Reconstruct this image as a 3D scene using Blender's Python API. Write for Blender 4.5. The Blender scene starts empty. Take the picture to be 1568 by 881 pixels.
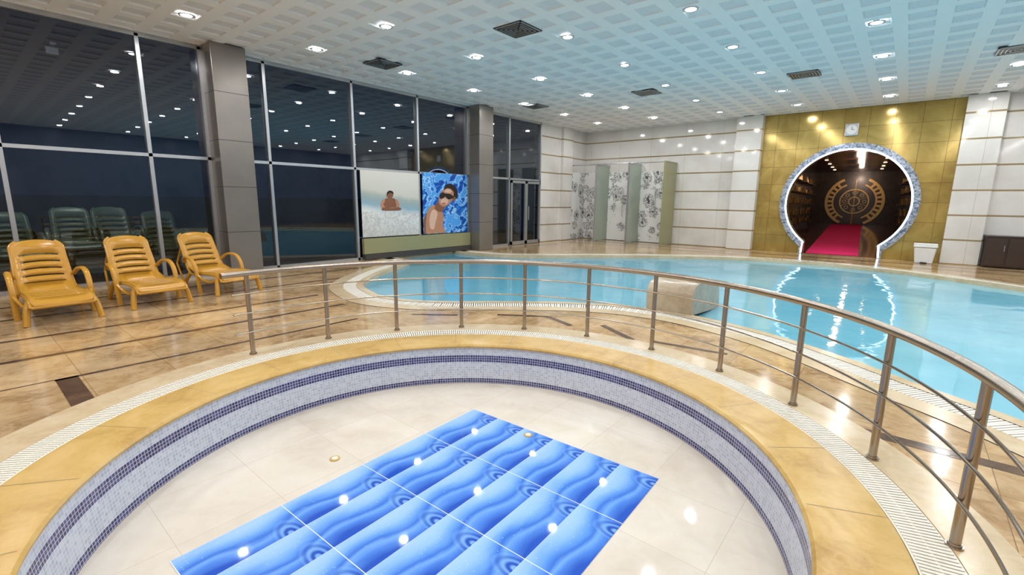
import bpy, bmesh, random
from math import *
from mathutils import Vector, Matrix
from mathutils.geometry import tessellate_polygon
random.seed(4)
scene=bpy.context.scene
COL=bpy.context.collection
try:
    scene.view_settings.view_transform='Standard'
except Exception: pass

# ------------------------------------------------------------------ materials
class N:
    def __init__(s,name):
        s.m=bpy.data.materials.new(name); s.m.use_nodes=True
        s.t=s.m.node_tree; s.b=s.t.nodes["Principled BSDF"]; s.out=s.t.nodes["Material Output"]
    def n(s,typ,**k):
        q=s.t.nodes.new("ShaderNode"+typ)
        for a,v in k.items(): setattr(q,a,v)
        return q
    def l(s,a,b): s.t.links.new(a,b)
    def math(s,op,a,b=None,c=None,clamp=False):
        q=s.n("Math",operation=op); q.use_clamp=clamp
        for i,v in enumerate((a,b,c)):
            if v is None: continue
            if isinstance(v,(int,float)): q.inputs[i].default_value=v
            else: s.l(v,q.inputs[i])
        return q.outputs[0]
    def mix(s,f,a,b,mode='MIX'):
        q=s.n("Mix",data_type='RGBA',blend_type=mode)
        for i,v in ((0,f),(6,a),(7,b)):
            if isinstance(v,(int,float)): q.inputs[i].default_value=v
            elif isinstance(v,tuple): q.inputs[i].default_value=(*v,1) if len(v)==3 else v
            else: s.l(v,q.inputs[i])
        return q.outputs[2]
    def pos(s):
        q=s.n("TexCoord"); return q.outputs["Object"]
    def xyz(s,v=None):
        q=s.n("SeparateXYZ"); s.l(v or s.pos(),q.inputs[0]); return q.outputs
    def comb(s,a,b,c=0.0):
        q=s.n("CombineXYZ")
        for i,v in enumerate((a,b,c)):
            if isinstance(v,(int,float)): q.inputs[i].default_value=v
            else: s.l(v,q.inputs[i])
        return q.outputs[0]
    def noise(s,scale,detail=4,v=None,rough=.55,dist=0.0):
        q=s.n("TexNoise"); q.inputs["Scale"].default_value=scale; q.inputs["Detail"].default_value=detail
        q.inputs["Roughness"].default_value=rough; q.inputs["Distortion"].default_value=dist
        s.l(v or s.pos(),q.inputs["Vector"]); return q.outputs["Fac"]
    def ramp(s,f,stops):
        q=s.n("ValToRGB"); s.l(f,q.inputs[0]); e=q.color_ramp.elements
        while len(e)<len(stops): e.new(.5)
        for i,(p,c) in enumerate(stops):
            e[i].position=p; e[i].color=(*c,1)
        return q.outputs[0]
    def set(s,**k):
        mp=dict(col="Base Color",rough="Roughness",metal="Metallic",ior="IOR",spec="Specular IOR Level",coat="Coat Weight",coatr="Coat Roughness",em="Emission Color",es="Emission Strength",trans="Transmission Weight",alpha="Alpha")
        for a,v in k.items():
            i=s.b.inputs[mp[a]]
            if isinstance(v,(int,float)): i.default_value=v
            elif isinstance(v,tuple): i.default_value=(*v,1)
            else: s.l(v,i)
        return s
    def bump(s,h,strength=.2,dist=.01):
        q=s.n("Bump"); q.inputs["Strength"].default_value=strength; q.inputs["Distance"].default_value=dist
        s.l(h,q.inputs["Height"]); s.l(q.outputs[0],s.b.inputs["Normal"])
    def brick(s,vec,w,h,mortar,c1,c2,cm,offset=0.0):
        q=s.n("TexBrick"); q.offset=offset; q.inputs["Scale"].default_value=1
        q.inputs["Mortar Size"].default_value=mortar; q.inputs["Mortar Smooth"].default_value=0.1
        q.inputs["Brick Width"].default_value=w; q.inputs["Row Height"].default_value=h
        q.inputs["Color1"].default_value=(*c1,1); q.inputs["Color2"].default_value=(*c2,1); q.inputs["Mortar"].default_value=(*cm,1)
        s.l(vec,q.inputs["Vector"]); return q.outputs["Color"],q.outputs["Fac"]

def flat(name,col,rough=.5,metal=0.0,**k):
    a=N(name); v=a.noise(14,3)
    c2=tuple(min(1,x*1.06) for x in col); c1=tuple(x*.94 for x in col)
    a.set(col=a.mix(v,c1,c2),rough=rough,metal=metal,**k); return a.m
def emis(name,col,s,sample=True):
    a=N(name); a.set(col=col,em=col,es=s,rough=.5)
    if not sample:
        try: a.m.cycles.emission_sampling='NONE'
        except Exception: pass
    return a.m

def stone(name,c1,c2,c3,scale=1.2,rough=.16,tile=None,grout=None,plane='xy',vein=.35,var=.14):
    a=N(name); x,y,z=a.xyz()
    p=a.pos()
    n1=a.noise(scale,8,p,.62,.6); n2=a.noise(scale*5,6,p,.6,1.2)
    c=a.ramp(n1,[(.3,c1),(.5,c2),(.7,c3)])
    c=a.mix(a.math('MULTIPLY',a.ramp(n2,[(.42,(0,0,0)),(.62,(1,1,1))]),vein),c,c3)
    if tile:
        vec={'xy':a.comb(x,y),'xz':a.comb(x,z),'yz':a.comb(y,z)}[plane]
        bc,bf=a.brick(vec,tile[0],tile[1],tile[2],(1-var,)*3,(1+var*.4,)*3,(1,1,1))
        c=a.mix(1.0,c,bc,'MULTIPLY')
        c=a.mix(bf,c,grout or c1)
    a.set(col=c,rough=rough); return a.m

M={}
M['deck']=stone("beige_marble_deck",(.24,.13,.052),(.46,.295,.135),(.64,.47,.27),1.5,.11,(.6,.6,.0025),(.25,.15,.07),vein=.55,var=.18)
M['curb']=stone("cream_marble_curb",(.50,.36,.20),(.60,.47,.29),(.69,.57,.40),1.6,.18)
M['block']=stone("tan_marble_block",(.30,.23,.15),(.40,.32,.22),(.50,.42,.31),2.0,.2)
M['cope']=stone("golden_marble_coping",(.40,.23,.05),(.54,.345,.095),(.64,.45,.17),2.4,.3)
M['brown']=stone("dark_brown_marble",(.05,.025,.015),(.09,.05,.03),(.15,.085,.05),3,.15)
M['pfloor']=stone("white_marble_pool_floor",(.60,.53,.44),(.68,.62,.53),(.75,.70,.62),.9,.05,(.62,.62,.0018),(.54,.46,.36),var=.04)
M['farwall']=stone("slate_blue_wall",(.08,.11,.15),(.13,.17,.23),(.20,.24,.30),.5,.4)
def tilewall(name,plane):
    a=N(name); x,y,z=a.xyz(); u=x if plane=='xz' else y
    n1=a.noise(.8,6)
    c=a.ramp(n1,[(.3,(.64,.61,.56)),(.6,(.78,.76,.72))])
    bc,bf=a.brick(a.comb(u,z),1.34,.6717,.004,(.96,.96,.96),(1,1,1),(1,1,1))
    c=a.mix(1.0,c,bc,'MULTIPLY'); c=a.mix(bf,c,(.42,.38,.32))
    zz=a.math('MODULO',a.math('ADD',z,-.67+.67*3+.022),.6717)
    g=a.math('LESS_THAN',zz,.045)
    c=a.mix(g,c,(.40,.30,.16))
    a.set(col=c,rough=.07,metal=a.math('MULTIPLY',g,.4)); return a.m
M['wall_xz']=tilewall("cream_glossy_wall_tile_back",'xz')
M['wall_yz']=tilewall("cream_glossy_wall_tile_side",'yz')
def goldtile():
    a=N("gold_mottled_panel"); x,y,z=a.xyz()
    n1=a.noise(1.3,6,None,.6,.8)
    c=a.ramp(n1,[(.3,(.35,.23,.055)),(.5,(.44,.31,.085)),(.7,(.56,.41,.13))])
    bc,bf=a.brick(a.comb(x,z),.61,.56,.005,(.92,.92,.92),(1.08,1.08,1.08),(1,1,1))
    c=a.mix(1.0,c,bc,'MULTIPLY'); c=a.mix(bf,c,(.18,.11,.03))
    a.set(col=c,rough=.13,metal=.45); return a.m
M['gold']=goldtile()
def ceilm():
    a=N("white_ceiling_plaster"); v=a.noise(3,3)
    a.set(col=a.mix(v,(.92,.93,.94),(.96,.965,.975)),rough=.55); return a.m
M['ceil']=ceilm()
M['ceil2']=flat("ceiling_recess_panel",(.77,.79,.82),.6)
M['steel']=flat("brushed_stainless_steel",(.38,.32,.26),.24,1.0)
M['alu']=flat("aluminium_frame",(.50,.51,.52),.32,.75)
def colm():
    a=N("taupe_metal_cladding"); x,y,z=a.xyz()
    q=a.math('MODULO',z,.9); g=a.math('LESS_THAN',q,.012)
    c=a.mix(a.noise(1.3,3),(.20,.18,.16),(.29,.26,.23)); c=a.mix(g,c,(.06,.05,.045))
    a.set(col=c,rough=.28,metal=.5); return a.m
M['col']=colm()
M['white']=flat("white_enamel",(.80,.80,.78),.35)
M['trimw']=flat("white_lamp_trim",(.55,.56,.58),.5)
M['grate']=flat("cream_plastic_grate",(.78,.74,.64),.45)
M['dark']=flat("dark_void",(.05,.045,.04),.7)
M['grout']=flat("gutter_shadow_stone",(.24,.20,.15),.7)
M['black']=flat("black_plastic",(.012,.012,.014),.3)
M['yellow']=flat("mustard_plastic",(.52,.265,.03),.2)
M['green']=flat("dark_green_plastic",(.085,.12,.07),.35)
def glassm(name,tint,boost=0.0,k=1.3):
    a=N(name); t=a.t
    tr=a.n("BsdfTransparent"); tr.inputs[0].default_value=(*tint,1)
    gl=a.n("BsdfGlossy"); gl.inputs["Roughness"].default_value=.01; gl.inputs[0].default_value=(.90,.95,1,1)
    fr=a.n("Fresnel"); fr.inputs[0].default_value=1.55
    f=a.math('MULTIPLY_ADD',fr.outputs[0],k,boost,clamp=True)
    mx=a.n("MixShader"); a.l(f,mx.inputs[0]); a.l(tr.outputs[0],mx.inputs[1]); a.l(gl.outputs[0],mx.inputs[2])
    a.l(mx.outputs[0],a.out.inputs[0]); return a.m
M['glass']=glassm("night_window_glass",(.50,.55,.62),.05,1.35)
M['frost']=flat("pale_green_frosted_glass",(.40,.46,.38),.15)
def waterm():
    a=N("pool_water"); p=a.pos(); x,y,z=a.xyz(p)
    v=a.noise(.35,3,p,.5,.4)
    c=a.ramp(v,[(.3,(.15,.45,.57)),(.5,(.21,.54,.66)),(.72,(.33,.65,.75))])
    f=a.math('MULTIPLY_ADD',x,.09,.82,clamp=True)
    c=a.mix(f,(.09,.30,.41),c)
    a.set(col=c,rough=.02,ior=1.33)
    h=a.math('ADD',a.noise(1.5,2,p,.5,.3),a.math('MULTIPLY',a.noise(4,2,p),.2))
    a.bump(h,.30,.028); return a.m
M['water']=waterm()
def mosaic():
    a=N("blue_mosaic_tile"); uv=a.n("TexCoord").outputs["UV"]; u,v,_=a.xyz(uv)
    bc,bf=a.brick(uv,.026,.026,.0022,(.38,.43,.56),(.55,.60,.70),(.66,.67,.70))
    dc,df=a.brick(uv,.026,.026,.0022,(.010,.014,.10),(.07,.08,.24),(.50,.50,.55))
    b1=a.math('MULTIPLY',a.math('GREATER_THAN',v,-.208),a.math('LESS_THAN',v,-.130))
    b2=a.math('LESS_THAN',v,-.395)
    c=a.mix(a.math('ADD',b1,b2,clamp=True),bc,dc)
    a.set(col=c,rough=.12); return a.m
M['mosaic']=mosaic()
def matm():
    a=N("blue_wave_printed_tile"); x,y,z=a.xyz(); p=a.pos()
    u=a.math('DIVIDE',x,.3142); v=a.math('DIVIDE',a.math('ADD',y,6.40),.64)
    fu=a.math('FRACT',u); fv=a.math('FRACT',v)
    nz=a.noise(1.0,4,a.comb(a.math('MULTIPLY',x,7),a.math('MULTIPLY',y,2.2)),.55,.4)
    w=a.math('ADD',fu,a.math('MULTIPLY',a.math('SINE',a.math('MULTIPLY_ADD',fv,6.283,.6)),.12))
    w=a.math('ADD',w,a.math('MULTIPLY_ADD',nz,.30,-.15))
    c=a.ramp(w,[(0,(.34,.54,.86)),(.22,(.26,.47,.85)),(.42,(.12,.31,.77)),(.55,(.045,.16,.62)),(.66,(.16,.36,.80)),(.80,(.07,.21,.68)),(1,(.02,.085,.48))])
    du=a.math('MULTIPLY',a.math('ADD',fu,-1.0),1.0); dv=a.math('MULTIPLY',a.math('ADD',fv,-.86),3.6)
    d=a.math('SQRT',a.math('ADD',a.math('MULTIPLY',du,du),a.math('MULTIPLY',dv,dv)))
    ring=a.math('MULTIPLY_ADD',a.math('SINE',a.math('MULTIPLY',d,30)),.5,.5)
    fall=a.math('SUBTRACT',1.0,a.math('MULTIPLY',d,1.7),clamp=True)
    c=a.mix(a.math('MULTIPLY',ring,a.math('MULTIPLY',fall,1.2,clamp=True)),c,(.20,.42,.86))
    inv=a.math('SUBTRACT',1.0,ring)
    c=a.mix(a.math('MULTIPLY',inv,a.math('MULTIPLY',fall,1.2,clamp=True)),c,(.015,.06,.40))
    sp=a.n("TexVoronoi"); sp.inputs["Scale"].default_value=34; a.l(p,sp.inputs["Vector"])
    spk=a.math('LESS_THAN',sp.outputs["Distance"],.12)
    spk=a.math('MULTIPLY',spk,a.math('LESS_THAN',fu,.5))
    c=a.mix(a.math('MULTIPLY',spk,.35),c,(.78,.88,1))
    e1=a.math('LESS_THAN',fu,.012); e2=a.math('LESS_THAN',fv,.008)
    c=a.mix(a.math('MULTIPLY',e1,.6),c,(.55,.68,.9)); c=a.mix(e2,c,(.72,.8,.92))
    a.set(col=c,rough=.03); return a.m
M['mat']=matm()
def floral():
    a=N("floral_tile_panel"); x,y,z=a.xyz(); q=a.comb(a.math('ADD',x,y),z)
    v=a.n("TexVoronoi"); v.inputs["Scale"].default_value=2.4; a.l(q,v.inputs["Vector"])
    w=a.noise(6,4,q,.6,2.5)
    s=a.math('ADD',v.outputs["Distance"],a.math('MULTIPLY_ADD',w,1.1,-.5))
    c=a.ramp(s,[(.10,(.10,.10,.11)),(.22,(.26,.26,.27)),(.28,(.88,.88,.86)),(.38,(.86,.86,.84)),(.42,(.14,.14,.15)),(.50,(.30,.30,.31)),(.54,(.90,.90,.88))])
    a.set(col=c,rough=.15); return a.m
M['floral']=floral()
M['olive']=flat("olive_glazed_panel",(.30,.29,.15),.2)
def speck():
    a=N("grey_mosaic_ring"); v=a.n("TexVoronoi"); v.inputs["Scale"].default_value=22; a.l(a.pos(),v.inputs["Vector"])
    c=a.mix(a.xyz(v.outputs["Color"])[0],(.10,.14,.22),(.55,.60,.68))
    a.set(col=c,rough=.15,metal=.3); return a.m
M['ring']=speck()
M['neon']=emis("white_neon",(.62,.78,1.0),3.4)
M['lamp']=emis("downlight_lens",(1,.98,.95),25,False)
M['warm']=emis("warm_lamp",(1,.62,.30),8,False)
M['wood']=stone("dark_walnut",(.02,.008,.005),(.04,.018,.010),(.07,.03,.015),2,.2)
M['corrfloor']=stone("brown_polished_floor",(.10,.04,.03),(.15,.06,.05),(.20,.09,.07),1,.1)
M['carpet']=flat("crimson_carpet",(.92,.012,.16),.9)
M['brass']=flat("brass_ornament",(.45,.29,.11),.3,.8)
M['cab']=flat("dark_brown_cabinet",(.045,.025,.018),.3)

# ------------------------------------------------------------------ mesh helpers
def empty(name,loc=(0,0,0),rot=0):
    o=bpy.data.objects.new(name,None); COL.objects.link(o); o.location=loc; o.rotation_euler=(0,0,rot); return o
class MB:
    def __init__(s): s.v=[]; s.f=[]; s.m=[]
    def add(s,v,f,mi=0):
        b=len(s.v); s.v+= [tuple(q) for q in v]; s.f+=[tuple(i+b for i in q) for q in f]; s.m+=[mi]*len(f); return s
    def turn(s,c,ang,ramp=0.0):
        ca,sa=cos(ang),sin(ang)
        s.v=[(c[0]+(x-c[0])*ca-(y-c[1])*sa,c[1]+(x-c[0])*sa+(y-c[1])*ca,z+ramp*max(0,y-c[1])) for x,y,z in s.v]; return s
    def box(s,x0,x1,y0,y1,z0,z1,mi=0):
        v=[(x0,y0,z0),(x1,y0,z0),(x1,y1,z0),(x0,y1,z0),(x0,y0,z1),(x1,y0,z1),(x1,y1,z1),(x0,y1,z1)]
        f=[(0,3,2,1),(4,5,6,7),(0,1,5,4),(1,2,6,5),(2,3,7,6),(3,0,4,7)]
        return s.add(v,f,mi)
    def tube(s,pts,r,n=10,cyc=False,mi=0,flat=1.0):
        P=[Vector(p) for p in pts]; k=len(P); V=[];F=[]
        T=[]
        for i in range(k):
            a=P[(i-1)%k] if (cyc or i>0) else P[i]; b=P[(i+1)%k] if (cyc or i<k-1) else P[i]
            T.append((b-a).normalized())
        up=Vector((0,0,1)) if abs(T[0].z)<.9 else Vector((0,1,0))
        nn=(up-T[0]*up.dot(T[0])).normalized()
        for i in range(k):
            nn=(nn-T[i]*nn.dot(T[i])).normalized(); bb=T[i].cross(nn)
            rr=r[i] if isinstance(r,(list,tuple)) else r
            for j in range(n):
                a=2*pi*j/n; V.append(P[i]+nn*cos(a)*rr*flat+bb*sin(a)*rr)
        for i in range(k if cyc else k-1):
            for j in range(n):
                F.append((i*n+j,i*n+(j+1)%n,((i+1)%k)*n+(j+1)%n,((i+1)%k)*n+j))
        if not cyc:
            F.append(tuple(range(n))[::-1]); F.append(tuple((k-1)*n+j for j in range(n)))
        return s.add(V,F,mi)
    def cyl(s,c,r,z0,z1,n=24,mi=0,r2=None):
        r2=r if r2 is None else r2
        v=[(c[0]+r*cos(2*pi*i/n),c[1]+r*sin(2*pi*i/n),z0) for i in range(n)]+[(c[0]+r2*cos(2*pi*i/n),c[1]+r2*sin(2*pi*i/n),z1) for i in range(n)]
        f=[(i,(i+1)%n,n+(i+1)%n,n+i) for i in range(n)]+[tuple(range(n))[::-1],tuple(range(n,2*n))]
        return s.add(v,f,mi)
    def arcxz(s,cx,cz,r0,r1,a0,a1,y0,y1,n=48,mi=0):
        full=abs(a1-a0)>=359.9; v=[];f=[]
        for i in range(n+1):
            a=radians(a0+(a1-a0)*i/n); c,d=cos(a),sin(a)
            v+=[(cx+r0*c,y0,cz+r0*d),(cx+r1*c,y0,cz+r1*d),(cx+r1*c,y1,cz+r1*d),(cx+r0*c,y1,cz+r0*d)]
        for i in range(n):
            for j in range(4): f.append((4*i+j,4*i+(j+1)%4,4*i+4+(j+1)%4,4*i+4+j))
        if not full: f+=[(0,3,2,1),(4*n,4*n+1,4*n+2,4*n+3)]
        return s.add(v,f,mi)
    def fill(s,loops,fn,mi=0):
        t=tessellate_polygon([[Vector((p[0],p[1],0)) for p in L] for L in loops])
        fl=[p for L in loops for p in L]; V=[fn(*p) for p in fl]
        F=[]
        for a,b,c in t:
            A,B,C=[Vector((*fl[i],0)) for i in (a,b,c)]
            F.append((a,b,c) if (B-A).cross(C-A).z>0 else (a,c,b))
        return s.add(V,F,mi)
    def wallloop(s,L,fa,fb,mi=0):
        k=len(L); V=[fa(*p) for p in L]+[fb(*p) for p in L]
        return s.add(V,[(i,(i+1)%k,k+(i+1)%k,k+i) for i in range(k)],mi)
    def obj(s,name,mats,parent=None,smooth=False,bevel=0,normals=True):
        me=bpy.data.meshes.new(name); me.from_pydata(s.v,[],s.f)
        for m in (mats if isinstance(mats,(list,tuple)) else [mats]): me.materials.append(M[m] if isinstance(m,str) else m)
        for p,i in zip(me.polygons,s.m): p.material_index=i; p.use_smooth=smooth
        me.update()
        if normals:
            bm=bmesh.new(); bm.from_mesh(me); bmesh.ops.recalc_face_normals(bm,faces=bm.faces); bm.to_mesh(me); bm.free()
        o=bpy.data.objects.new(name,me); COL.objects.link(o)
        if parent: o.parent=parent
        if smooth:
            try: me.set_sharp_from_angle(angle=radians(40))
            except Exception: pass
        if bevel:
            b=o.modifiers.new("b","BEVEL"); b.width=bevel; b.segments=2; b.limit_method='ANGLE'
        return o
def box(name,x0,x1,y0,y1,z0,z1,mat,parent=None,bevel=0):
    return MB().box(x0,x1,y0,y1,z0,z1).obj(name,mat,parent,bevel=bevel)
def catmull(P,n=8,closed=True):
    out=[];k=len(P)
    rng=range(k) if closed else range(k-1)
    for i in rng:
        g=lambda j:(P[j%k] if closed else P[max(0,min(k-1,j))])
        p0,p1,p2,p3=g(i-1),g(i),g(i+1),g(i+2)
        for j in range(n):
            t=j/n; out.append(tuple(.5*((2*b)+(c-a)*t+(2*a-5*b+4*c-d)*t*t+(-a+3*b-3*c+d)*t**3) for a,b,c,d in zip(p0,p1,p2,p3)))
    if not closed: out.append(tuple(P[-1]))
    return out
def circle(c,r,n=128): return [(c[0]+r*cos(2*pi*i/n),c[1]+r*sin(2*pi*i/n)) for i in range(n)]

XW=-11.0; YB=18.1; CH=4.49; XR=7.0; YS=-5.0
CP=(-2.21,2.015)

# ------------------------------------------------------------------ big pool outline
PP=[(-7.84,4.98),(-7.06,4.62),(-6.35,4.52),(-5.6,4.85),(-4.73,5.63),(-4.03,6.2),(-3.2,6.6),(-2.2,6.7),(-1.12,6.38),(-.34,5.92),(.24,5.47),(.88,5.0),(1.6,4.3),(2.5,3.5),(3.8,3.1),(4.9,4.0),(5.5,6.5),(5.2,9.5),(3.8,11.8),(2.0,13.45),(.5,14.55),(-1.02,15.15),(-2.6,15.2),(-4.18,14.65),(-5.74,13.54),(-7.0,12.4),(-8.2,11.15),(-9.0,10.5),(-9.9,10.25),(-10.9,10.2),(-12.2,10.2),(-12.2,7.95),(-10.9,7.9),(-10.0,7.75),(-9.45,7.15),(-8.75,6.0)]
PL=catmull(PP,8)
def offset(L,d):
    k=len(L);o=[]
    for i in range(k):
        a=Vector(L[i-1]);b=Vector(L[(i+1)%k]); t=(b-a).normalized(); nrm=Vector((t.y,-t.x))
        q=Vector(L[i])+nrm*d; o.append((q.x,q.y))
    return o
def clampx(L): return [(max(p[0],XW+.075),p[1]) for p in L]
L0=clampx(PL); L1=clampx(offset(PL,.13)); L2=clampx(offset(PL,.36)); L3=clampx(offset(PL,.60))
def dedup(L):
    o=[]
    for p in L:
        if not o or (abs(p[0]-o[-1][0])+abs(p[1]-o[-1][1])>1e-4): o.append(p)
    return o
holeA=dedup(L3)
RECT=[(XW,YS),(XR,YS),(XR,YB),(XW,YB)]
mb=MB()
mb.fill([RECT,holeA,circle(CP,2.70)],lambda x,y:(x,y,0))
floor=mb.obj("floor","deck",normals=False)

# dark inlay strips
st=MB()
def strip(x0,y0,x1,y1,w):
    d=Vector((x1-x0,y1-y0)).normalized(); n=Vector((-d.y,d.x))*w/2
    st.add([(x0-n.x,y0-n.y,.002),(x1-n.x,y1-n.y,.002),(x1+n.x,y1+n.y,.002),(x0+n.x,y0+n.y,.002)],[(0,1,2,3)])
for x,y1 in ((-9.75,7.0),(-8.75,5.0),(-7.45,3.85),(-6.5,3.75)): strip(x,-5,x,y1,.075)
strip(-5.55,.42,-5.55,3.4,.05); strip(-5.57,.5,-4.62,.5,.15)
strip(-5.57,.42,-5.57,-5,.02)
strip(-.25,4.02,.95,4.02,.12); strip(.95,4.02,.95,2.0,.10)
strip(-5.2,4.05,-4.7,4.45,.07); strip(-4.3,4.85,-3.7,5.25,.08); strip(-3.7,5.25,-3.2,5.05,.08); strip(-2.9,5.35,-2.3,5.0,.08)
strip(-2.1,5.1,-1.3,5.2,.07)
strip(-10.9,16.9,XR,16.9,.12); strip(-10.2,16.0,XR,16.0,.06); strip(-10.2,11.8,-10.2,16,.06)
st.obj("trim_1","brown",normals=False)

# swimming pool
pool=empty("swimming_pool")
def band(mb,A,B,za,zb,mi=0):
    k=len(A); V=[(*p,za) for p in A]+[(*p,zb) for p in B]
    mb.add(V,[(i,(i+1)%k,k+(i+1)%k,k+i) for i in range(k)],mi)
b=MB(); band(b,L0,L1,.012,.012); band(b,L0,L0,-.2,.012); b.obj("pool_edge_stone","curb",pool)
b=MB(); band(b,L2,L3,.006,.006); b.obj("outer_coping","curb",pool)
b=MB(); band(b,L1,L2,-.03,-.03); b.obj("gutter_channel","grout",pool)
def resample(L,step):
    out=[];k=len(L);acc=0
    for i in range(k):
        a=Vector(L[i]);c=Vector(L[(i+1)%k]);d=(c-a).length
        if d<1e-6: continue
        while acc<d:
            q=a+(c-a)*(acc/d); t=(c-a)/d; out.append((q,t)); acc+=step
        acc-=d
    return out
b=MB()
for q,t in resample(PL,.034):
    if q.x<XW+.45: continue
    n=Vector((t.y,-t.x)); a0=q+n*.13; a1=q+n*.36; w=t*.011
    V=[(*(a0-w),.008),(*(a1-w),.008),(*(a1+w),.008),(*(a0+w),.008),(*(a0-w),-.02),(*(a1-w),-.02),(*(a1+w),-.02),(*(a0+w),-.02)]
    b.add(V,[(0,1,2,3),(0,4,5,1),(1,5,6,2),(2,6,7,3),(3,7,4,0)])
b.obj("gutter_grate","grate",pool)
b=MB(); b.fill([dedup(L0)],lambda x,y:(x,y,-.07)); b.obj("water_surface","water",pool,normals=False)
wf=MB()
prof=catmull([(6.66,.012),(6.64,.25),(6.69,.38),(6.83,.44),(7.1,.455),(7.45,.43),(7.75,.35),(7.9,.2),(7.95,-.09)],5,False)
V=[];k=len(prof)
for x in (-2.88,-2.19): V+=[(x,y,z) for y,z in prof]
wf.add(V,[(i,i+1,k+i+1,k+i) for i in range(k-1)]+[tuple(range(k)),tuple(range(k,2*k))[::-1]])
wf.obj("waterfall_block","block",pool,smooth=True,bevel=.012)

# wading pool
wp=empty("wading_pool")
def lathe(name,prof,mat,n=160,uv=False,smooth=True):
    v=[];f=[];k=len(prof)
    for i in range(n):
        a=2*pi*i/n
        for r,z in prof: v.append((CP[0]+r*cos(a),CP[1]+r*sin(a),z))
    for i in range(n):
        for j in range(k-1): f.append((i*k+j,((i+1)%n)*k+j,((i+1)%n)*k+j+1,i*k+j+1))
    me=bpy.data.meshes.new(name); me.from_pydata(v,[],f); me.materials.append(M[mat])
    if uv:
        ul=me.uv_layers.new(name="UVMap"); R=prof[0][0]; idx=0
        for i in range(n):
            for j in range(k-1):
                for (ii,jj) in ((i,j),(i+1,j),(i+1,j+1),(i,j+1)):
                    ul.data[idx].uv=(2*pi*ii/n*R,prof[jj][1]); idx+=1
    for p in me.polygons: p.use_smooth=smooth
    if smooth: me.set_sharp_from_angle(angle=radians(35))
    o=bpy.data.objects.new(name,me); COL.objects.link(o); o.parent=wp; return o
FZ=-.45
lathe("mosaic_wall",[(2.09,FZ),(2.13,-.04)],'mosaic',uv=True)
lathe("golden_coping",[(2.13,-.04),(2.105,-.038),(2.10,-.02),(2.115,-.004),(2.14,0.0),(2.50,.006),(2.505,-.03)],'cope')
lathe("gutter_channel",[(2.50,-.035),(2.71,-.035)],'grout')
lathe("outer_curb",[(2.70,-.04),(2.70,.006),(2.98,.006),(2.985,0.0)],'curb')
b=MB(); n=640
for i in range(n):
    a=2*pi*i/n; c,s_=cos(a),sin(a); w=.0078
    V=[]
    for z in (.008,-.02):
        for r,ss in ((2.515,-1),(2.69,-1),(2.69,1),(2.515,1)):
            V.append((CP[0]+r*c-ss*w*s_,CP[1]+r*s_+ss*w*c,z))
    b.add(V,[(0,1,2,3),(0,4,5,1),(1,5,6,2),(2,6,7,3),(3,7,4,0)])
for r in (2.512,2.60,2.692):
    b.tube([(CP[0]+r*cos(2*pi*i/128),CP[1]+r*sin(2*pi*i/128),0.0) for i in range(128)],.006,6,True)
b.obj("drain_grate","grate",wp)
b=MB(); b.fill([circle(CP,2.095)],lambda x,y:(x,y,FZ)); b.obj("marble_floor","pfloor",wp,normals=False)
b=MB()
for i in range(22):
    a=2*pi*(i+.3)/22; c,s_=cos(a),sin(a); w=.0015
    b.add([(CP[0]+2.13*c+w*s_,CP[1]+2.13*s_-w*c,.0015),(CP[0]+2.5*c+w*s_,CP[1]+2.5*s_-w*c,.0075),(CP[0]+2.5*c-w*s_,CP[1]+2.5*s_+w*c,.0075),(CP[0]+2.13*c-w*s_,CP[1]+2.13*s_+w*c,.0015)],[(0,1,2,3)])
b.obj("coping_joints","grout",wp)
b=MB(); Wm,Lm=1.885,2.56
b.add([(0,-Lm,0),(Wm,-Lm,0),(Wm,0,0),(0,0,0)],[(0,1,2,3)])
o=b.obj("printed_wave_tiles","mat",wp,normals=False); o.location=(-3.07,3.115,FZ+.003); o.rotation_euler=(0,0,radians(2.0))
for i,(x,y) in enumerate(((-3.27,1.74),(-2.34,3.06))):
    b=MB(); b.cyl((x,y),.040,FZ,FZ+.007,24,0); b.cyl((x,y),.024,FZ+.007,FZ+.010,20,1)
    b.obj("floor_inlet_%d"%(i+1),["cope","grate"],wp,smooth=True)

# ------------------------------------------------------------------ railing
rail=empty("curved_steel_railing")
RC=(-2.265,2.04); RR=2.762
def rp(a,z,r=RR): return (RC[0]+r*cos(radians(a)),RC[1]+r*sin(radians(a)),z)
A0=183.8; ST=16.63
b=MB()
for i in range(12):
    a=A0-ST*i
    b.tube([rp(a,.006),rp(a,.83)],.0225,14)
    p=rp(a,0); b.cyl((p[0],p[1]),.036,.004,.016,20)
    b.cyl((p[0],p[1]),.028,.016,.028,20)
b.obj("posts","steel",rail,smooth=True)
b=MB()
al=[A0+5-(ST*11+8)*i/150 for i in range(151)]
b.tube([rp(a,.85) for a in al],.029,14); b.obj("handrail","steel",rail,smooth=True)
b=MB()
for z in (.25,.45,.65):
    b.tube([rp(a,z,RR-.028) for a in [A0+3.5-(ST*11+6)*i/150 for i in range(151)]],.0085,8)
b.obj("horizontal_rods","steel",rail,smooth=True)

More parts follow.
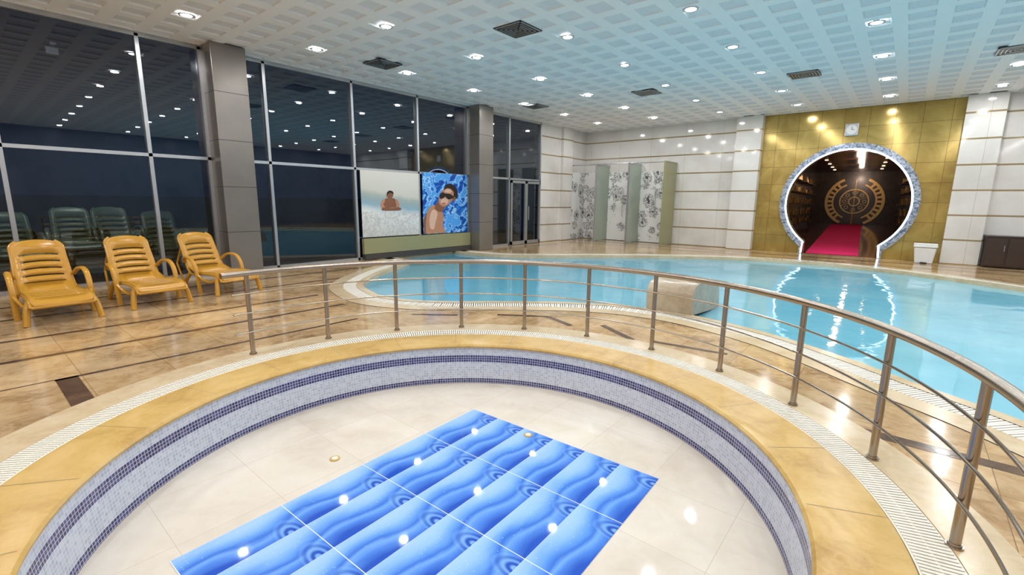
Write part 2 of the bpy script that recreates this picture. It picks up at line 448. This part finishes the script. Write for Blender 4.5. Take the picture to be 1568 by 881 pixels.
# ------------------------------------------------------------------ shell
b=MB(); cx,cy=.5375,.55
x=-9.35-cx*3.5
xs=[XW]
while x<XR:
    if x>XW+.02: xs.append(x)
    x+=cx
xs.append(XR); y=2.93-cy*.5-cy*14
ys=[YS]
while y<YB:
    if y>YS+.02: ys.append(y)
    y+=cy
ys.append(YB)
for i in range(len(xs)-1):
    for j in range(len(ys)-1):
        a,c,d,e=xs[i],xs[i+1],ys[j],ys[j+1]
        if c-a<.3 or e-d<.3:
            b.add([(a,d,CH),(c,d,CH),(c,e,CH),(a,e,CH)],[(3,2,1,0)]); continue
        m=.10; h=.022; g=.02
        V=[(a,d,CH),(c,d,CH),(c,e,CH),(a,e,CH),(a+m,d+m,CH),(c-m,d+m,CH),(c-m,e-m,CH),(a+m,e-m,CH),
           (a+m+g,d+m+g,CH+h),(c-m-g,d+m+g,CH+h),(c-m-g,e-m-g,CH+h),(a+m+g,e-m-g,CH+h)]
        b.add(V,[(0,4,5,1),(1,5,6,2),(2,6,7,3),(3,7,4,0)],0)
        b.add(V,[(4,8,9,5),(5,9,10,6),(6,10,11,7),(7,11,8,4),(8,11,10,9)],1)
ceil=b.obj("ceiling",["ceil","ceil2"],normals=False)
box("ceiling_slab",XW-.3,XR+.3,YS-.3,YB+.3,CH+.06,CH+.2,'ceil')

box("wall_right",XR,XR+.2,YS-.2,YB+.2,-.1,CH+.05,'farwall')
box("wall_front",XW-.2,XR+.2,YS-.2,YS,-.1,CH+.05,'wall_xz')
box("wall_back",XW-.2,-4.06,YB,YB+.3,-.1,CH+.05,'wall_xz')
box("wall_back_right",.85,XR+.2,YB,YB+.3,-.1,CH+.05,'wall_xz')
box("wall_left",XW-.25,XW,14.8,YB,-.1,CH+.05,'wall_yz')
box("wall_pilaster_1",XW,XW+.12,16.2,16.9,0,CH,'wall_yz')
box("wall_pilaster_2",-4.86,-4.06,YB-.32,YB,0,CH,'wall_xz')
box("wall_pilaster_3",.85,1.62,YB-.32,YB,0,CH,'wall_xz')
# gold wall with portal
DX,DZ=-1.55,1.66; RI=1.60
a_b=degrees(asin((.40-DZ)/RI)); half=RI*cos(radians(a_b))
arc=[(DX+RI*cos(radians(a_b+(180-2*a_b)*i/96)),DZ+RI*sin(radians(a_b+(180-2*a_b)*i/96))) for i in range(97)]
loop=[(.85,0),(.85,CH+.03),(-4.06,CH+.03),(-4.06,0),(DX-half,0)]+arc[::-1]+[(DX+half,0)]
b=MB(); b.fill([loop],lambda x,z:(x,YB-.04,z)); b.wallloop(loop,lambda x,z:(x,YB-.04,z),lambda x,z:(x,YB+.3,z))
b.fill([loop],lambda x,z:(x,YB+.3,z))
b.obj("wall_gold_portal","gold")
por=empty("round_neon_portal")
b=MB(); b.arcxz(DX,DZ,RI-.01,1.79,a_b-2,180-a_b+2,YB-.14,YB+.02,96)
b.obj("mosaic_ring","ring",por)
b=MB(); pts=[(DX+half+.03,YB-.13,.02)]+[(DX+(RI+.005)*cos(radians(a_b+(180-2*a_b)*i/96)),YB-.15,DZ+(RI+.005)*sin(radians(a_b+(180-2*a_b)*i/96))) for i in range(97)]+[(DX-half-.03,YB-.13,.02)]
b.tube(pts,.024,8); b.obj("neon_tube","neon",por,smooth=True)
b=MB(); b.box(DX+half,DX+half+.1,YB-.12,YB-.04,0,.42); b.box(DX-half-.1,DX-half,YB-.12,YB-.04,0,.42); b.obj("portal_jambs","ring",por)

# corridor beyond portal (runs slightly towards the left, floor ramps up)
CL,CR_,CE=DX-2.1,DX+2.1,33.0
PV=(DX,YB+.3); CA=radians(3.4); RM=.5/14.6
def cbox(name,x0,x1,y0,y1,z0,z1,mat,rm=0.0): return MB().box(x0,x1,y0,y1,z0,z1).turn(PV,CA,rm).obj(name,mat)
cbox("floor_corridor",CL,CR_,YB+.3,CE,-.06,-.002,'corrfloor',RM)
box("floor_threshold",CL,CR_,YB-.04,YB+.42,-.06,-.001,'corrfloor')
cbox("wall_corridor_left",CL-.15,CL,YB+.42,CE,0,3.42,'wood')
cbox("wall_corridor_right",CR_,CR_+.15,YB+.2,CE,0,3.42,'wood')
cbox("wall_corridor_end",CL-.15,CR_+.15,CE,CE+.15,0,3.5,'wood')
cbox("ceiling_corridor",CL-.25,CR_+.25,YB+.1,CE+.15,3.42,3.55,'wood')
cbox("red_carpet_runner",DX-.92,DX+.50,YB+.32,CE-.5,.0,.015,'carpet',RM)
od=empty("ornate_round_door")
b=MB(); E=CE-.20; S=.78; K=lambda r:r*S
b.box(DX-.8,DX+.8,E-.02,E+.06,0.5,2.95,0); b.box(DX-.01,DX+.01,E-.04,E-.02,.5,2.95,1)
zc=1.78
b.arcxz(DX,zc,K(1.58),K(1.75),115,245,E-.1,E,40,1); b.arcxz(DX,zc,K(1.58),K(1.75),-65,65,E-.1,E,40,1)
b.arcxz(DX,zc,K(1.22),K(1.32),115,245,E-.1,E,40,1); b.arcxz(DX,zc,K(1.22),K(1.32),-65,65,E-.1,E,40,1)
for i in range(9):
    for s_ in (0,180):
        b.arcxz(DX,zc,K(1.32),K(1.60),s_-48+i*12-3,s_-48+i*12+3,E-.09,E,3,1)
b.arcxz(DX,zc,K(.80),K(.87),0,360,E-.1,E-.01,48,1); b.arcxz(DX,zc,K(.28),K(.34),0,360,E-.1,E-.01,32,1)
for i in range(8):
    a=radians(i*45+22); c,s_=cos(a),sin(a)
    b.tube([(DX+K(.36)*c,E-.06,zc+K(.36)*s_),(DX+K(.8)*c,E-.06,zc+K(.8)*s_)],.015,6,mi=1)
    b.arcxz(DX+K(.6)*cos(a+.39),zc+K(.6)*sin(a+.39),K(.09),K(.12),0,360,E-.09,E-.03,16,1)
b.turn(PV,CA).obj("door_panel_with_medallion",["wood","brass"],od)
for side,xx in (("left",CL),("right",CR_)):
    sh=MB(); sg=1 if side=="left" else -1
    for k_ in range(4):
        y0=20.5+k_*3
        for z in (.7,1.1,1.6,2.1,2.6):
            xa,xb=sorted((xx+sg*.01,xx+sg*.3)); sh.box(xa,xb,y0,y0+2.0,z,z+.035,0)
            for q in range(7):
                sh.cyl((xx+sg*.15,y0+.2+q*.27),.05,z+.035,z+.035+random.uniform(.15,.3),10,1,r2=.03)
    sh.turn(PV,CA).obj("display_shelves",["cab","brass"])
b=MB()
for k_ in range(6):
    y=19.4+k_*2.3
    for x in (DX-1.0,DX+1.0): b.cyl((x,y),.06,3.405,3.42,16)
b.turn(PV,CA).obj("corridor_downlights","warm")

# ------------------------------------------------------------------ columns and windows
for i,(y0,y1) in enumerate(((3.60,4.23),(10.90,11.54),(-3.9,-3.27))):
    o=MB(); o.box(XW-.2,-10.45,y0,y1,0,CH); o.obj("wall_column_%d"%(i+1),'col',bevel=.01)
TZ=2.36
def window(name,y0,y1,mull,ztop=4.46,z0=0.0):
    e=empty(name); b=MB(); w=.03
    for y in [y0+w]+mull+[y1-w]: b.box(XW-.05,XW+.06,y-w,y+w,z0,ztop)
    b.box(XW-.05,XW+.06,y0,y1,TZ-.03,TZ+.03); b.box(XW-.05,XW+.06,y0,y1,ztop-.05,CH-.001); b.box(XW-.05,XW+.06,y0,y1,z0,z0+.07)
    b.obj("frame",'alu',e)
    g=MB(); g.add([(XW-.01,y0,z0+.05),(XW-.01,y1,z0+.05),(XW-.01,y1,ztop),(XW-.01,y0,ztop)],[(0,1,2,3)]); g.obj("glass_pane",'glass',e,normals=False)
    return e
window("window_1",YS,-3.9,[])
win2=window("window_2",-3.27,3.60,[-1.25,.68,2.60])
window("window_3",4.23,10.90,[4.76,6.85,8.90])
window("window_4",11.54,14.8,[12.94])
dr=empty("door_1"); b=MB()
for y0,y1 in ((13.0,13.86),(13.87,14.73)):
    b.box(XW+.06,XW+.11,y0,y0+.07,.02,2.3); b.box(XW+.06,XW+.11,y1-.07,y1,.02,2.3)
    b.box(XW+.06,XW+.11,y0,y1,2.22,2.3); b.box(XW+.06,XW+.11,y0,y1,.02,.14)
b.tube([(XW+.16,13.78,.9),(XW+.16,13.78,1.4)],.014,8); b.tube([(XW+.16,13.95,.9),(XW+.16,13.95,1.4)],.014,8)
b.obj("door_frame",'alu',dr)

# posters
def poster1m():
    a=N("beach_photo_print"); x,y,z=a.xyz()
    h=a.math('DIVIDE',a.math('ADD',z,-.6),1.75)
    hh=a.math('ADD',h,a.math('MULTIPLY',a.math('ADD',y,-7.9),.06))
    h2=a.math('ADD',hh,a.math('MULTIPLY_ADD',a.noise(1.6,5,None,.6),.14,-.07))
    c=a.ramp(h2,[(0,(.60,.60,.58)),(.34,(.76,.76,.74)),(.40,(.55,.63,.65)),(.46,(.28,.44,.52)),(.53,(.32,.42,.44)),(.60,(.42,.47,.42)),(.66,(.64,.62,.54)),(1,(.74,.70,.62))])
    sp=a.noise(16,5); c=a.mix(a.math('MULTIPLY',a.math('LESS_THAN',h,.38),a.ramp(sp,[(.45,(0,0,0)),(.6,(.6,.6,.6))])),c,(.45,.43,.39))
    a.set(col=c,rough=.2); return a.m
def poster2m():
    a=N("pool_photo_print"); v=a.n("TexVoronoi"); v.feature='SMOOTH_F1'; v.inputs["Scale"].default_value=5.5; v.inputs["Smoothness"].default_value=.35
    x,y,z=a.xyz(); q=a.comb(y,a.math('MULTIPLY',z,1.3))
    nn=a.noise(3,3,q); a.l(a.comb(a.math('MULTIPLY_ADD',nn,.6,y),a.math('MULTIPLY_ADD',nn,.6,z)),v.inputs["Vector"])
    c=a.ramp(v.outputs["Distance"],[(.15,(.008,.05,.32)),(.38,(.012,.12,.52)),(.5,(.05,.30,.75)),(.58,(.50,.75,.92)),(.64,(.08,.35,.8))])
    a.set(col=c,rough=.2); return a.m
skin=flat("printed_skin",(.50,.24,.14),.25); skin2=flat("printed_skin_highlight",(.72,.46,.34),.25); skin3=flat("printed_skin_shadow",(.25,.10,.055),.25)
hair=flat("printed_dark_hair",(.02,.012,.012),.3); red=flat("printed_red_lips",(.45,.09,.07),.3)
def poster(name,y0,y1,z0,z1,bg,shapes):
    e=empty(name); b=MB(); b.box(XW+.07,XW+.085,y0,y1,z0,z1); b.obj("print_sheet",bg,e)
    for i,(nm,mat,pts) in enumerate(shapes):
        L=[(y0+min(.995,max(.005,u))*(y1-y0),z0+min(.995,max(.005,v))*(z1-z0)) for u,v in catmull(pts,6)]
        q=MB(); xx=XW+.0865+.0012*i; q.fill([dedup(L)],lambda y,z:(xx,y,z)); q.obj(nm,mat,e,normals=False)
    return e
def sc(P): return [(.47+(u-.47)*.82,.405+(v-.37)*.60) for u,v in P]
poster("beach_poster",6.97,8.86,.60,2.33,poster1m(),[
 ("printed_torso",skin3,sc([(.34,.42),(.33,.52),(.31,.60),(.36,.66),(.44,.69),(.52,.69),(.59,.65),(.62,.58),(.60,.48),(.58,.42),(.46,.40)])),
 ("printed_arms",skin,sc([(.28,.44),(.27,.52),(.31,.63),(.36,.66),(.36,.60),(.33,.52),(.36,.46),(.44,.44),(.58,.45),(.60,.52),(.58,.62),(.62,.65),(.66,.56),(.66,.46),(.60,.40),(.40,.39)])),
 ("printed_head",skin3,sc([(.42,.70),(.40,.76),(.43,.83),(.48,.85),(.53,.82),(.54,.76),(.51,.70),(.47,.68)])),
 ("printed_hair",hair,sc([(.41,.76),(.41,.83),(.46,.88),(.53,.86),(.55,.79),(.52,.81),(.46,.82)])),
 ("printed_legs",skin3,sc([(.30,.37),(.30,.43),(.40,.45),(.50,.42),(.62,.45),(.70,.42),(.68,.37),(.5,.36)]))])
poster("swimmer_poster",9.00,10.83,.59,2.38,poster2m(),[
 ("printed_arm",skin3,[(0,0),(0,.22),(.06,.34),(.14,.40),(.20,.34),(.16,.2),(.12,.0)]),
 ("printed_chest",skin,[(.06,.0),(.06,.24),(.10,.40),(.20,.47),(.32,.46),(.40,.38),(.44,.26),(.42,.14),(.46,.04),(.46,0.0),(.2,.0)]),
 ("printed_chest_highlight",skin2,[(.14,.10),(.13,.26),(.18,.38),(.26,.40),(.30,.32),(.26,.2),(.22,.08)]),
 ("printed_neck",skin3,[(.24,.42),(.30,.52),(.40,.58),(.48,.50),(.44,.40),(.36,.36)]),
 ("printed_face",skin,[(.34,.50),(.33,.58),(.36,.66),(.42,.72),(.52,.76),(.62,.74),(.68,.68),(.66,.60),(.60,.53),(.52,.47),(.42,.45)]),
 ("printed_face_highlight",skin2,[(.38,.50),(.38,.56),(.46,.59),(.54,.57),(.53,.51),(.46,.48)]),
 ("printed_forehead",skin2,[(.46,.70),(.50,.74),(.57,.745),(.62,.71),(.58,.68),(.50,.69)]),
 ("printed_hair",hair,[(.44,.73),(.48,.80),(.58,.84),(.70,.80),(.76,.70),(.74,.60),(.69,.58),(.66,.62),(.67,.69),(.61,.745),(.52,.76)]),
 ("printed_ear",skin3,[(.64,.56),(.67,.62),(.71,.61),(.69,.54)]),
 ("printed_sunglasses",hair,[(.345,.62),(.37,.67),(.43,.69),(.47,.67),(.53,.67),(.60,.66),(.67,.61),(.64,.59),(.60,.58),(.53,.575),(.48,.62),(.44,.60),(.38,.58)]),
 ("printed_mouth",red,[(.39,.495),(.42,.515),(.48,.51),(.45,.49)])])
box("trim_2",XW+.06,XW+.16,6.95,10.88,.16,.57,'olive')
box("trim_3",XW+.06,XW+.20,6.95,10.88,.02,.15,'dark')

# ------------------------------------------------------------------ showers
sh=empty("shower_cubicles")
box("floral_back_panel",XW+.02,-6.97,YB-.04,YB,.02,2.8,'floral',sh)
box("floral_side_panel",XW,XW+.03,17.05,YB-.05,.02,2.8,'floral',sh)
for i,(x,mt) in enumerate(((-9.8,'frost'),(-8.38,'frost'),(-6.97,'olive'))):
    w=.02 if mt=='frost' else .06
    box("divider_%d"%(i+1),x-w/2,x+w/2,17.02,YB-.05,.02,3.05,mt,sh)
    b=MB(); b.box(x-.035,x+.035,16.97,17.03,0,3.08); b.box(x-.03,x+.03,17.0,YB-.04,3.04,3.09); b.obj("divider_frame_%d"%(i+1),'olive' if i==2 else 'alu',sh)
b=MB(); b.tube([(XW+.02,17.0,3.06),(-6.97,17.0,3.06)],.02,8); b.obj("header_rod",'alu',sh)
for i,x in enumerate((-10.4,-9.1,-7.7)):
    b=MB(); b.tube([(x,YB-.05,1.0),(x,YB-.12,1.05),(x,YB-.12,2.1),(x,YB-.25,2.2),(x,YB-.4,2.15)],.012,8); b.cyl((x,YB-.42),.07,2.1,2.13,16)
    b.obj("shower_head_%d"%(i+1),'alu',sh,smooth=True)

# clock
ck=empty("wall_clock"); yc=YB-.04
b=MB(); b.box(-1.80,-1.46,yc-.05,yc,3.66,4.03); b.obj("case",'alu',ck,bevel=.02)
b=MB(); b.arcxz(-1.63,3.845,0.0,.135,0,360,yc-.056,yc-.05,32,0)
b.box(-1.635,-1.625,yc-.062,yc-.056,3.845,3.94,1); b.box(-1.63,-1.56,yc-.062,yc-.056,3.84,3.85,1); b.obj("dial",["white","black"],ck)

# bin
bn=empty("pedal_bin",(.50,17.55,0)); b=MB()
V=[(-.19,-.17,0),(.19,-.17,0),(.19,.17,0),(-.19,.17,0),(-.24,-.2,.44),(.24,-.2,.44),(.24,.2,.44),(-.24,.2,.44)]
b.add(V,[(0,3,2,1),(4,5,6,7),(0,1,5,4),(1,2,6,5),(2,3,7,6),(3,0,4,7)]); b.obj("body",'white',bn,bevel=.03)
b=MB(); b.box(-.26,.26,-.22,.22,.445,.51); b.box(-.26,.26,-.10,.22,.51,.55); b.obj("lid",'white',bn,bevel=.02)
b=MB(); b.box(-.07,.07,-.25,-.16,.01,.04); b.obj("pedal",'black',bn)

# cabinet
cb=empty("low_storage_cabinet"); b=MB(); b.box(1.68,2.92,17.55,YB-.02,.03,.80); b.box(1.66,2.94,17.53,YB-.01,.80,.84); b.obj("carcass",'cab',cb,bevel=.005)
b=MB()
for i in range(3): b.box(1.70+i*.41,2.08+i*.41,17.53,17.55,.07,.77)
b.obj("doors",'cab',cb,bevel=.004)
b=MB()
for i in range(3): b.tube([(2.04+i*.41,17.51,.45),(2.04+i*.41,17.51,.60)],.008,6)
b.obj("handles",'alu',cb)

# ------------------------------------------------------------------ sun loungers
def lounger_mesh():
    path=catmull([(0.02,.24),(-.05,.31),(-.25,.335),(-.60,.325),(-.90,.29),(-1.02,.32),(-1.12,.43),(-1.24,.66),(-1.36,.88),(-1.42,.96)],10,False)
    S=[0]
    for a,c in zip(path,path[1:]): S.append(S[-1]+hypot(c[0]-a[0],c[1]-a[1]))
    T=S[-1]
    def at(s):
        s=max(0,min(T,s))
        for i in range(len(S)-1):
            if s<=S[i+1]:
                t=(s-S[i])/(S[i+1]-S[i]+1e-9); a,c=path[i],path[i+1]
                return a[0]+(c[0]-a[0])*t,a[1]+(c[1]-a[1])*t
        return path[-1]
    def wd(s):
        e=T-s; tp=max(0,min(1,(s-.9)/.7))
        return .305*(1-.10*tp)*(1-.25*max(0,(.11-e)/.11)**2)
    marks=[.16+.095*i for i in range(8)]+[T-.66+.105*i for i in range(5)]
    ev=[0,.03,.07]
    for m_ in marks: ev+= [m_,m_+.026]
    ev+=[T-.08,T-.05,T-.025,T]; ev=sorted(ev)
    cols=[-1,-.9,-.74,-.5,-.25,0,.25,.5,.74,.9,1]
    v=[];f=[]
    for s in ev:
        for c in cols:
            back=max(0,min(1,(s-1.0)/.4)); bow=.05*(1-c*c)*back
            wid=wd(s)*(1-.10*max(0,(.06-s)/.06))
            x,z=at(s+bow*.6 - .03*back)
            z-=.012*(1-c*c)*(1-back); x-=.03*(1-c*c)*back
            v.append((x,c*wid,z))
    k=len(cols)
    for i in range(len(ev)-1):
        is_slot=any(abs(ev[i]-m_)<1e-6 for m_ in marks)
        for j in range(k-1):
            if is_slot and 2<=j<=k-4: continue
            f.append((i*k+j,i*k+j+1,(i+1)*k+j+1,(i+1)*k+j))
    sheet=MB(); sheet.add(v,f)
    b2=MB()
    for sd in (-1,1):
        b2.tube([(at(s)[0],sd*(wd(s)-.003),at(s)[1]-.012) for s in [T*i/40 for i in range(41)]],.021,8)
    b2.tube([(path[0][0],y/10*.30,path[0][1]-.005) for y in range(-10,11)],.02,8)
    for sd in (-1,1):
        L=catmull([(-1.14,sd*.31,.48),(-1.04,sd*.35,.56),(-.88,sd*.375,.58),(-.72,sd*.38,.54),(-.62,sd*.38,.42),(-.58,sd*.38,.22),(-.54,sd*.38,.0)],6,False)
        b2.tube(L,.034,8,flat=.7)
        L=catmull([(-1.00,sd*.30,.29),(-1.08,sd*.33,.18),(-1.20,sd*.35,.0)],5,False); b2.tube(L,.032,8)
        L=catmull([(-.12,sd*.29,.30),(-.08,sd*.33,.20),(-.04,sd*.36,.0)],5,False); b2.tube(L,.036,8)
        L=catmull([(-.12,sd*.29,.27),(-.30,sd*.32,.20),(-.48,sd*.34,.22),(-.58,sd*.38,.30)],5,False); b2.tube(L,.022,8)
        b2.tube([(-1.29,sd*.26,.76),(-1.46,sd*.29,.43),(-1.20,sd*.33,.14)],.016,6)
    return sheet,b2
def lounger(name,loc,rot,mat):
    e=empty(name,loc,rot); s,t=lounger_mesh()
    o=s.obj("slotted_seat_and_backrest",mat,e,smooth=True); m=o.modifiers.new("s","SOLIDIFY"); m.thickness=.02; m.offset=-1
    t.obj("arms_and_legs",mat,e,smooth=True); return e
lounger("sun_lounger",(-8.10,.82,0),radians(2),'yellow')
lounger("sun_lounger",(-8.28,1.91,0),radians(4),'yellow')
lounger("sun_lounger",(-8.52,3.05,0),radians(8.5),'yellow')
lounger("sun_lounger",(-8.12,-.34,0),radians(2),'yellow')
# outside terrace
box("ground_terrace",-24,XW-.06,-9,20,-.2,-.02,flat("dark_terrace_paving",(.010,.014,.020),.5))
for q,(xx,yy_,rr_) in enumerate(((-11.35,.75,2),(-11.35,1.50,-3),(-11.35,2.22,2),(-11.35,2.95,-2))):
    e=empty("stacked_sun_loungers",(xx,yy_,-.02),radians(rr_))
    for k_ in range((5,6,6,5)[q]):
        s,t=lounger_mesh(); o=s.obj("shell_%d"%k_,'green',e,smooth=True); o.location=(0,0,k_*.085)
        m=o.modifiers.new("s","SOLIDIFY"); m.thickness=.02; m.offset=-1
        t.obj("legs_%d"%k_,'green',e,smooth=True).location=(0,0,k_*.085)
hb=MB(); hb.box(-22,-21.5,-9,20,0,1.6); hb.obj("garden_wall",flat("dark_garden_wall",(.016,.02,.03),.8))
tl=MB(); tl.box(XW-.34,XW-.05,1.46,1.54,4.02,4.06); tl.box(XW-.34,XW-.22,1.42,1.58,3.9,4.02); tl.obj("added_spot_housing",'alu',win2,bevel=.01)  # invented housing for the added spot, attached to the window frame
L=bpy.data.lights.new("added_stack_spot","SPOT"); L.energy=170; L.spot_size=radians(85); L.spot_blend=.8; L.color=(.95,1,.85); L.shadow_soft_size=.06  # added fill spot so the green lounger stacks show through the glass
o=bpy.data.objects.new("added_stack_spot_light",L); COL.objects.link(o); o.location=(XW-.28,1.5,3.86); o.rotation_euler=(0,radians(18),0); o.parent=win2

# ------------------------------------------------------------------ vents
for (x,y) in ((-5.52,6.71),(-9.15,6.52),(-5.77,12.46),(-2.19,12.87),(-9.27,12.17),(1.20,13.21)):
    b=MB(); z=CH-.012
    b.box(x-.30,x+.30,y-.30,y+.30,z,CH+.002,1)
    for k_ in range(5):
        r=.29-k_*.058; t=.02; zz=z-.012
        b.box(x-r,x+r,y-r,y-r+t,zz,z,0); b.box(x-r,x+r,y+r-t,y+r,zz,z,0); b.box(x-r,x-r+t,y-r,y+r,zz,z,0); b.box(x+r-t,x+r,y-r,y+r,zz,z,0)
    b.obj("ceiling_air_vent",["alu","black"])

# ------------------------------------------------------------------ lights
dl=empty("recessed_downlights")
tr=MB(); ln=MB(); k=0
LD=bpy.data.lights.new("downlight","AREA"); LD.shape='DISK'; LD.size=.14; LD.energy=19.5; LD.color=(.985,.98,1.0)
for i in range(-0,8):
    x=-9.35+2.145*i
    if x>XR-.3: continue
    for j in range(-3,7):
        y=2.93+2.2*j+.09*i*(1+.12*j)
        if y>YB-.3 or y<YS+.3: continue
        n=20
        V=[(x+r*cos(2*pi*q/n),y+r*sin(2*pi*q/n),zz) for r,zz in ((.12,CH),(.115,CH-.010),(.085,CH-.010),(.08,CH-.004)) for q in range(n)]
        F=[(a*n+q,a*n+(q+1)%n,(a+1)*n+(q+1)%n,(a+1)*n+q) for a in range(3) for q in range(n)]
        tr.add(V,F)
        ln.cyl((x,y),.08,CH-.008,CH-.004,n)
        o=bpy.data.objects.new("downlight_lamp_%d"%k,LD); COL.objects.link(o); o.location=(x,y,CH-.012); o.parent=dl; k+=1
tr.obj("trim_rings",'trimw',dl,smooth=True); ln.obj("lenses",'lamp',dl)
for k_ in range(4):
    L=bpy.data.lights.new("corridor_lamp","POINT"); L.energy=(45,35,26,16)[k_]; L.color=(1,.72,.55); L.shadow_soft_size=.1
    o=bpy.data.objects.new("corridor_lamp_%d"%k_,L); COL.objects.link(o); o.location=(DX-.2*k_,20.2+k_*3.6,3.1); o.parent=por

# world
w=bpy.data.worlds.new("night"); scene.world=w; w.use_nodes=True
w.node_tree.nodes["Background"].inputs[0].default_value=(.018,.032,.07,1); w.node_tree.nodes["Background"].inputs[1].default_value=.35

# ------------------------------------------------------------------ camera
pi_,ro,ya=radians(10.519),radians(.681),radians(39.76)
fw=Vector((-sin(ya)*cos(pi_),cos(ya)*cos(pi_),-sin(pi_))); r=Vector((cos(ya),sin(ya),0)); u=r.cross(fw)
r2=r*cos(ro)+u*sin(ro); u2=-r*sin(ro)+u*cos(ro)
cd=bpy.data.cameras.new("camera"); cd.sensor_width=36; cd.lens=716.8/1568*36; cd.clip_start=.02
co=bpy.data.objects.new("camera",cd); COL.objects.link(co)
m=Matrix((( r2.x,u2.x,-fw.x,0),(r2.y,u2.y,-fw.y,0),(r2.z,u2.z,-fw.z,1.6),(0,0,0,1)))
co.matrix_world=m
scene.camera=co
